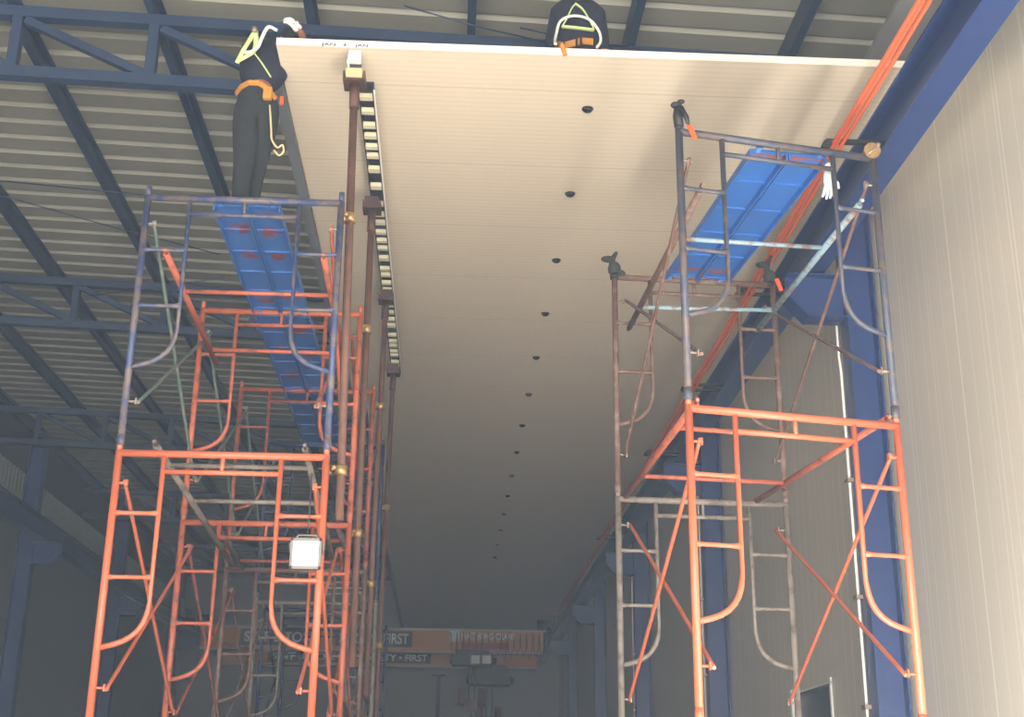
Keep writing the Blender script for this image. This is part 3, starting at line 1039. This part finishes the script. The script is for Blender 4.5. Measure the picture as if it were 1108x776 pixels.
def hand(prefix, nodes, edges, wrist, d, side, sc=1.0):
    """five-fingered hand grown from key `wrist` along direction d; side is the thumb direction"""
    w = Vector(nodes[wrist][:3])
    d = Vector(d).normalized()
    s = Vector(side)
    s = (s - d * s.dot(d)).normalized()
    n = d.cross(s)
    palm = w + d * .05 * sc
    nodes[prefix + 'p'] = (*palm, .026 * sc, .018 * sc)
    edges.append((wrist, prefix + 'p'))
    for i, (o_, l_) in enumerate(((.03, .07), (.011, .08), (-.009, .075), (-.028, .06))):
        a = palm + d * .04 * sc + s * o_ * sc
        b = a + d * l_ * .5 * sc + n * .008
        c = b + d * l_ * .3 * sc + n * .03 * sc
        for j, (q, rr) in enumerate(((a, .011), (b, .0095), (c, .007))):
            nodes[f'{prefix}f{i}{j}'] = (*q, rr * sc)
        edges += [(prefix + 'p', f'{prefix}f{i}0'), (f'{prefix}f{i}0', f'{prefix}f{i}1'), (f'{prefix}f{i}1', f'{prefix}f{i}2')]
    a = palm + s * .035 * sc
    b = a + s * .02 * sc + d * .03 * sc
    nodes[prefix + 't0'] = (*a, .011 * sc)
    nodes[prefix + 't1'] = (*b, .008 * sc)
    edges += [(prefix + 'p', prefix + 't0'), (prefix + 't0', prefix + 't1')]


# worker standing on the left plank, seen from behind, bending over the ceiling corner
w1 = thing('person', P(-1.44, 8.0, 3.71), 'person in dark trousers and lime harness standing on the left scaffold plank', 'person')
N = {'pel': (-1.425, 8.02, 4.60, .095, .08), 'wst': (-1.42, 8.03, 4.74, .085, .07), 'chs': (-1.41, 8.09, 4.95, .10, .08), 'sh': (-1.39, 8.12, 5.10, .085, .07),
     'nk': (-1.30, 8.14, 5.16, .05), 'hd': (-1.235, 8.14, 5.20, .082, .085), 'hd2': (-1.19, 8.13, 5.235, .07, .075),
     'hl': (-1.49, 8.0, 4.53, .08), 'kl': (-1.475, 7.98, 4.17, .058), 'al': (-1.48, 8.0, 3.82, .04), 'fl': (-1.49, 8.13, 3.755, .038, .03),
     'hr': (-1.36, 8.04, 4.53, .08), 'kr': (-1.41, 8.10, 4.18, .058), 'ar': (-1.455, 8.22, 3.82, .04), 'fr': (-1.44, 8.37, 3.755, .038, .03),
     'sl': (-1.52, 8.1, 5.08, .05), 'el': (-1.55, 8.2, 4.88, .038), 'wl': (-1.40, 8.3, 4.98, .028),
     'sr': (-1.26, 8.12, 5.06, .05), 'er': (-1.10, 8.05, 5.03, .038), 'wr': (-1.14, 7.86, 5.10, .028)}
Ed = [('pel', 'wst'), ('wst', 'chs'), ('chs', 'sh'), ('sh', 'nk'), ('nk', 'hd'), ('hd', 'hd2'), ('pel', 'hl'), ('hl', 'kl'), ('kl', 'al'), ('al', 'fl'),
      ('pel', 'hr'), ('hr', 'kr'), ('kr', 'ar'), ('ar', 'fr'), ('sh', 'sl'), ('sl', 'el'), ('el', 'wl'), ('sh', 'sr'), ('sr', 'er'), ('er', 'wr')]
hand('L', N, Ed, 'wl', (.9, .3, .1), (0, 0, 1))
hand('R', N, Ed, 'wr', (-.55, -.3, .45), (-.3, 0, .9), .8)
body = skin('body', N, Ed, M['skin'], w1)
tn = {'pel': (-1.425, 8.02, 4.62, .150, .128), 'wst': (-1.42, 8.02, 4.73, .14, .12), 'hl': (-1.49, 8.0, 4.53, .112), 'tl': (-1.482, 7.99, 4.34, .10), 'kl': (-1.475, 7.98, 4.17, .082),
      'cl': (-1.482, 7.99, 4.0, .068), 'al': (-1.485, 8.0, 3.84, .064), 'hr': (-1.36, 8.04, 4.53, .112), 'tr': (-1.385, 8.07, 4.34, .094), 'kr': (-1.41, 8.10, 4.18, .078), 'cr': (-1.435, 8.16, 4.02, .066), 'ar': (-1.455, 8.22, 3.85, .062)}
trz = skin('trousers', tn, [('pel', 'wst'), ('pel', 'hl'), ('hl', 'tl'), ('tl', 'kl'), ('kl', 'cl'), ('cl', 'al'), ('pel', 'hr'), ('hr', 'tr'), ('tr', 'kr'), ('kr', 'cr'), ('cr', 'ar')], M['trouser'], w1)
sn = {'wst': (-1.42, 8.03, 4.72, .15, .13), 'chs': (-1.41, 8.08, 4.93, .18, .15), 'sh': (-1.39, 8.12, 5.09, .165, .13), 'nk': (-1.32, 8.14, 5.14, .08), 'sl': (-1.52, 8.1, 5.07, .082), 'el': (-1.55, 8.2, 4.89, .062), 'wl': (-1.43, 8.28, 4.96, .045),
      'sr': (-1.26, 8.12, 5.06, .085), 'er': (-1.10, 8.05, 5.035, .064), 'wr': (-1.132, 7.89, 5.09, .046)}
shz = skin('shirt', sn, [('wst', 'chs'), ('chs', 'sh'), ('sh', 'nk'), ('sh', 'sl'), ('sl', 'el'), ('el', 'wl'), ('sh', 'sr'), ('sr', 'er'), ('er', 'wr')], M['shirt'], w1)


def strap(name, pts, mat, parent, w=.02, label=None, t_=.35):
    org = Vector(parent.location)
    q_ = [Vector(q) for q in pts]
    q_ = [q_[0] * 2 - q_[1]] + q_ + [q_[-1] * 2 - q_[-2]]
    sm = []
    for i in range(1, len(q_) - 2):
        a, b, c, d = q_[i - 1:i + 3]
        for k in range(4):
            u = k / 4
            sm.append(.5 * (2 * b + (c - a) * u + (2 * a - 5 * b + 4 * c - d) * u * u + (3 * b - 3 * c + d - a) * u ** 3))
    pts = sm + [q_[-2]]
    return MB().tube([P(*q) - org for q in pts], w, 8, flat=t_).build(name, M[mat], parent, label=label)


def ribbon(name, pts, mat, parent, w=.045, label=None):
    org = Vector(parent.location)
    mb = MB()
    for a, b in zip(pts, pts[1:]):
        mb.bar(P(*a) - org, P(*b) - org, .012, w, up=(0, 0, 1))
    return mb.build(name, M[mat], parent, label=label)


ribbon('belt', [(-1.57, 7.97, 4.655), (-1.53, 7.915, 4.675), (-1.47, 7.878, 4.69), (-1.40, 7.872, 4.685), (-1.34, 7.895, 4.655), (-1.29, 7.95, 4.61)], 'webbing', w1, .038)
MB().box(-.03, .03, -.02, .02, -.05, .04).build('belt_pouch', M['webbing'], w1, P(-1.335, 7.87, 4.61) - w1.location, .006)
ribbon('pocket_patch', [(-1.51, 7.872, 4.585), (-1.43, 7.868, 4.59)], 'webbing', trz, .018)
hn = thing  # keep names short
strap('harness', [(-1.475, 7.95, 5.15), (-1.50, 7.925, 5.06), (-1.535, 7.905, 4.96), (-1.575, 7.925, 4.87)], 'lime', w1, .017)
strap('harness', [(-1.47, 7.95, 5.15), (-1.455, 7.925, 5.05), (-1.46, 7.905, 4.96), (-1.52, 7.895, 4.90), (-1.565, 7.91, 4.88)], 'lime', w1, .019)
strap('harness', [(-1.465, 7.9, 4.95), (-1.40, 7.885, 4.86), (-1.33, 7.91, 4.76)], 'lime', w1, .016)
strap('lanyard', [(-1.53, 7.88, 4.93), (-1.47, 7.87, 4.93), (-1.42, 7.83, 4.95), (-1.39, 7.78, 4.99), (-1.34, 7.71, 5.03), (-1.28, 7.70, 5.0)], 'rope', w1, .014, None, .8)
MB().tube([P(-1.475, 7.94, 5.13) - w1.location, P(-1.475, 7.935, 5.17) - w1.location], .02, 10).build('harness_ring', M['lock'], w1)
hb = skin('hood', {'a': (-1.285, 8.14, 5.165, .08, .085), 'b': (-1.235, 8.13, 5.205, .102, .108), 'c': (-1.185, 8.12, 5.245, .085, .09)}, [('a', 'b'), ('b', 'c')], M['hatm'], w1)
for s, nm in ((('al', 'fl')), 'l'), ((('ar', 'fr')), 'r'):
    a, f_ = N[s[0]], N[s[1]]
    skin('boot', {'a': (a[0], a[1], a[2] + .03, .052), 'b': (a[0], a[1], a[2] - .018, .05, .045), 'c': (f_[0], f_[1] - .05, f_[2] + .003, .046, .035), 'd': (f_[0], f_[1] + .02, f_[2], .042, .03)}, [('a', 'b'), ('b', 'c'), ('c', 'd')], M['boot'], w1)
for k_, wr_, dd, ss, sc_ in (('gl', 'wl', (.9, .3, .1), (0, 0, 1), 1.12), ('gr', 'wr', (-.55, -.3, .45), (-.3, 0, .9), .92)):
    gn = {'w': (*N[wr_][:3], .033)}
    ge = []
    hand('g', gn, ge, 'w', dd, ss, sc_)
    for kk in gn:
        v = list(gn[kk])
        v[3] *= 1.16
        gn[kk] = tuple(v)
    skin('work_glove', gn, ge, M['glove'] if k_ == 'gr' else M['hatm'], w1, 1)
strap('tool_cord', [(-1.325, 7.93, 4.55), (-1.30, 7.92, 4.36), (-1.29, 7.92, 4.28), (-1.25, 7.92, 4.22), (-1.215, 7.92, 4.24), (-1.205, 7.92, 4.19), (-1.235, 7.92, 4.16), (-1.27, 7.92, 4.2)], 'wood', w1, .007, None, 1)
MB().box(-.012, .012, -.012, .012, -.03, .03).build('tool_handle', M['tag'], w1, P(-1.24, 7.9, 4.57) - w1.location, .004)

# worker sitting on the panel, back to the camera
w2 = thing('person', P(.83, 8.1, 4.96), 'person in navy sitting on the white ceiling, back turned, lime and orange harness', 'person')
N = {'pel': (.83, 8.13, 5.08, .10, .09), 'wst': (.83, 8.11, 5.2, .09, .07), 'chs': (.83, 8.11, 5.38, .10, .08), 'sh': (.83, 8.12, 5.55, .085, .07), 'nk': (.83, 8.13, 5.67, .05),
     'hd': (.83, 8.15, 5.78, .08, .09), 'hd2': (.83, 8.16, 5.86, .07, .08),
     'hl': (.73, 8.15, 5.07, .08), 'kl': (.66, 8.56, 5.12, .06), 'al': (.68, 8.76, 5.03, .042), 'fl': (.66, 8.88, 5.0, .035, .028),
     'hr': (.93, 8.15, 5.07, .08), 'kr': (1.0, 8.56, 5.12, .06), 'ar': (.98, 8.76, 5.03, .042), 'fr': (1.0, 8.88, 5.0, .035, .028),
     'sl': (.675, 8.13, 5.51, .05), 'el': (.635, 8.18, 5.24, .04), 'wl': (.72, 8.4, 5.22, .03),
     'sr': (.985, 8.13, 5.51, .05), 'er': (1.025, 8.18, 5.24, .04), 'wr': (.95, 8.4, 5.22, .03)}
Ed = [('pel', 'wst'), ('wst', 'chs'), ('chs', 'sh'), ('sh', 'nk'), ('nk', 'hd'), ('hd', 'hd2'), ('pel', 'hl'), ('hl', 'kl'), ('kl', 'al'), ('al', 'fl'),
      ('pel', 'hr'), ('hr', 'kr'), ('kr', 'ar'), ('ar', 'fr'), ('sh', 'sl'), ('sl', 'el'), ('el', 'wl'), ('sh', 'sr'), ('sr', 'er'), ('er', 'wr')]
hand('L', N, Ed, 'wl', (.3, .9, -.2), (0, 0, 1))
hand('R', N, Ed, 'wr', (-.3, .9, -.2), (0, 0, 1))
skin('body', N, Ed, M['skin'], w2)
tn = {'pel': (.83, 8.13, 5.09, .15, .125), 'hl': (.73, 8.17, 5.075, .108), 'tl': (.69, 8.38, 5.11, .09), 'kl': (.66, 8.56, 5.125, .08), 'al': (.68, 8.74, 5.04, .06),
      'hr': (.93, 8.17, 5.075, .108), 'tr': (.97, 8.38, 5.11, .09), 'kr': (1.0, 8.56, 5.125, .08), 'ar': (.98, 8.74, 5.04, .06)}
skin('trousers', tn, [('pel', 'hl'), ('hl', 'tl'), ('tl', 'kl'), ('kl', 'al'), ('pel', 'hr'), ('hr', 'tr'), ('tr', 'kr'), ('kr', 'ar')], M['shirt'], w2)
sn = {'chs': (.83, 8.12, 5.35, .19, .14), 'wst': (.83, 8.12, 5.18, .19, .13), 'bt': (.83, 8.12, 5.08, .19, .13), 'sh': (.83, 8.13, 5.53, .17, .12), 'nk': (.83, 8.14, 5.69, .078), 'sl': (.69, 8.13, 5.49, .085), 'el': (.65, 8.18, 5.24, .068), 'wl': (.715, 8.36, 5.22, .046),
      'sr': (.97, 8.13, 5.49, .085), 'er': (1.01, 8.18, 5.24, .068), 'wr': (.952, 8.36, 5.22, .046)}
skin('shirt', sn, [('chs', 'wst'), ('wst', 'bt'), ('chs', 'sh'), ('sh', 'nk'), ('sh', 'sl'), ('sl', 'el'), ('el', 'wl'), ('sh', 'sr'), ('sr', 'er'), ('er', 'wr')], M['shirt'], w2)
skin('hood', {'a': (.83, 8.14, 5.73, .08, .085), 'b': (.83, 8.15, 5.80, .098, .105), 'c': (.83, 8.16, 5.87, .078, .09)}, [('a', 'b'), ('b', 'c')], M['hatm'], w2)
for a, f_ in ((N['al'], N['fl']), (N['ar'], N['fr'])):
    skin('boot', {'a': (a[0], a[1], a[2] + .03, .05), 'b': (a[0], a[1] + .02, a[2] + .015, .045), 'd': (f_[0], f_[1], f_[2], .04, .03)}, [('a', 'b'), ('b', 'd')], M['boot'], w2)
BY = 7.985
strap('harness', [(.80, BY, 5.50), (.77, BY - .01, 5.45), (.735, BY - .02, 5.36), (.70, BY - .02, 5.29)], 'lime', w2, .017)
strap('harness', [(.80, BY, 5.50), (.85, BY - .01, 5.45), (.895, BY - .02, 5.36), (.93, BY - .02, 5.28)], 'lime', w2, .017)
strap('harness', [(.70, BY - .02, 5.29), (.82, BY - .03, 5.275), (.93, BY - .02, 5.27)], 'lime', w2, .022)
strap('lanyard', [(.635, 7.74, 5.0), (.64, 7.85, 5.09), (.655, 7.93, 5.2), (.69, 7.95, 5.33), (.79, 7.95, 5.375), (.9, 7.95, 5.345), (.965, 7.95, 5.25), (.975, 7.95, 5.17), (.945, 7.95, 5.115)], 'rope', w2, .0105, None, .9)
rb = ribbon('back_band', [(.665, 7.93, 5.09), (.74, 7.93, 5.12), (.84, 7.93, 5.155), (.92, 7.93, 5.15)], 'webbing', w2, .05)
for x in (.71, .8, .83):
    MB().box(-.008, .008, -.01, .0, -.03, .03).build('buckle', M['black'], w2, P(x, 7.922, 5.10 + (x - .7) * .35) - w2.location, .002)
ribbon('hanging_tail', [(.655, 7.9, 5.09), (.665, 7.80, 5.045), (.675, 7.70, 4.97), (.70, 7.70, 4.885)], 'webbing', w2, .03)
MB().box(-.03, .03, -.03, .03, -.05, .05).build('side_pouch', M['webbing'], w2, P(1.005, 7.97, 5.06) - w2.location, .012)

# ------------------------------------------------------------------ camera
cam = bpy.data.cameras.new('camera')
cam.sensor_width = 36
cam.sensor_fit = 'HORIZONTAL'
cam.lens = 1400 / 1108 * 36
cam.clip_end = 300
co = bpy.data.objects.new('camera', cam)
COL.objects.link(co)
R = Matrix(((.9987, -.02648, -.04364), (-.04989, -.32633, -.94394), (.01075, .94488, -.32723)))
co.matrix_world = Matrix.Translation((0, 0, E0)) @ R.to_4x4()
S.camera = co

# ------------------------------------------------------------------ light: daylight through the open end of the hall behind the camera
w = bpy.data.worlds.new('sky')
S.world = w
w.use_nodes = True
bg = w.node_tree.nodes['Background']
bg.inputs[0].default_value = (.80, .90, 1.0, 1)
bg.inputs[1].default_value = .7


def area(name, loc, rot, sx, sy, e, c):
    l = bpy.data.lights.new(name, 'AREA')
    l.shape = 'RECTANGLE'
    l.size, l.size_y = sx, sy
    l.energy = e
    l.color = c
    o = bpy.data.objects.new(name, l)
    COL.objects.link(o)
    o.location = loc
    o.rotation_euler = rot
    return o


# open doorway daylight; the sun falls on the yard and on the floor just inside and is thrown up from there
area('doorway_daylight', (.3, -2.7, 1.7), (math.radians(100), 0, math.radians(-4)), 9.0, 3.2, 1750, (1.0, .97, .92))
# added low fill lamp brightening the right wall, for glare off sunlit floor
area('threshold_fill_lamp', (2.4, 4.4, .12), (math.radians(180), math.radians(28), 0), 1.0, 4.5, 520, (1.0, .96, .88))
sl = bpy.data.lights.new('sun', 'SUN')
sl.energy = 30.0
sl.angle = math.radians(2)
sl.color = (1, .95, .86)
so = bpy.data.objects.new('sun', sl)
COL.objects.link(so)
so.rotation_euler = (math.radians(48), 0, math.radians(-20))

# fine dust hanging in the hall
hz = MB().box(-7.9, 3.3, .5, YW - .1, .05, E0 + 5.9).build('dust_haze', M['black'])
m = bpy.data.materials.new('dusty_air')
m.use_nodes = True
t = m.node_tree
t.nodes.remove(t.nodes['Principled BSDF'])
vs = t.nodes.new('ShaderNodeVolumeScatter')
vs.inputs['Color'].default_value = (.66, .80, 1.0, 1)
vs.inputs['Density'].default_value = .0058
vs.inputs['Anisotropy'].default_value = .0
t.links.new(vs.outputs[0], t.nodes['Material Output'].inputs['Volume'])
hz.data.materials[0] = m
hz['kind'] = 'stuff'
tag(hz, 'thin grey dust haze filling the hall', 'haze')

S.view_settings.view_transform = 'Standard'
S.view_settings.look = 'None'
S.view_settings.exposure = .06
S.view_settings.gamma = 1
S.view_settings.use_curve_mapping = False
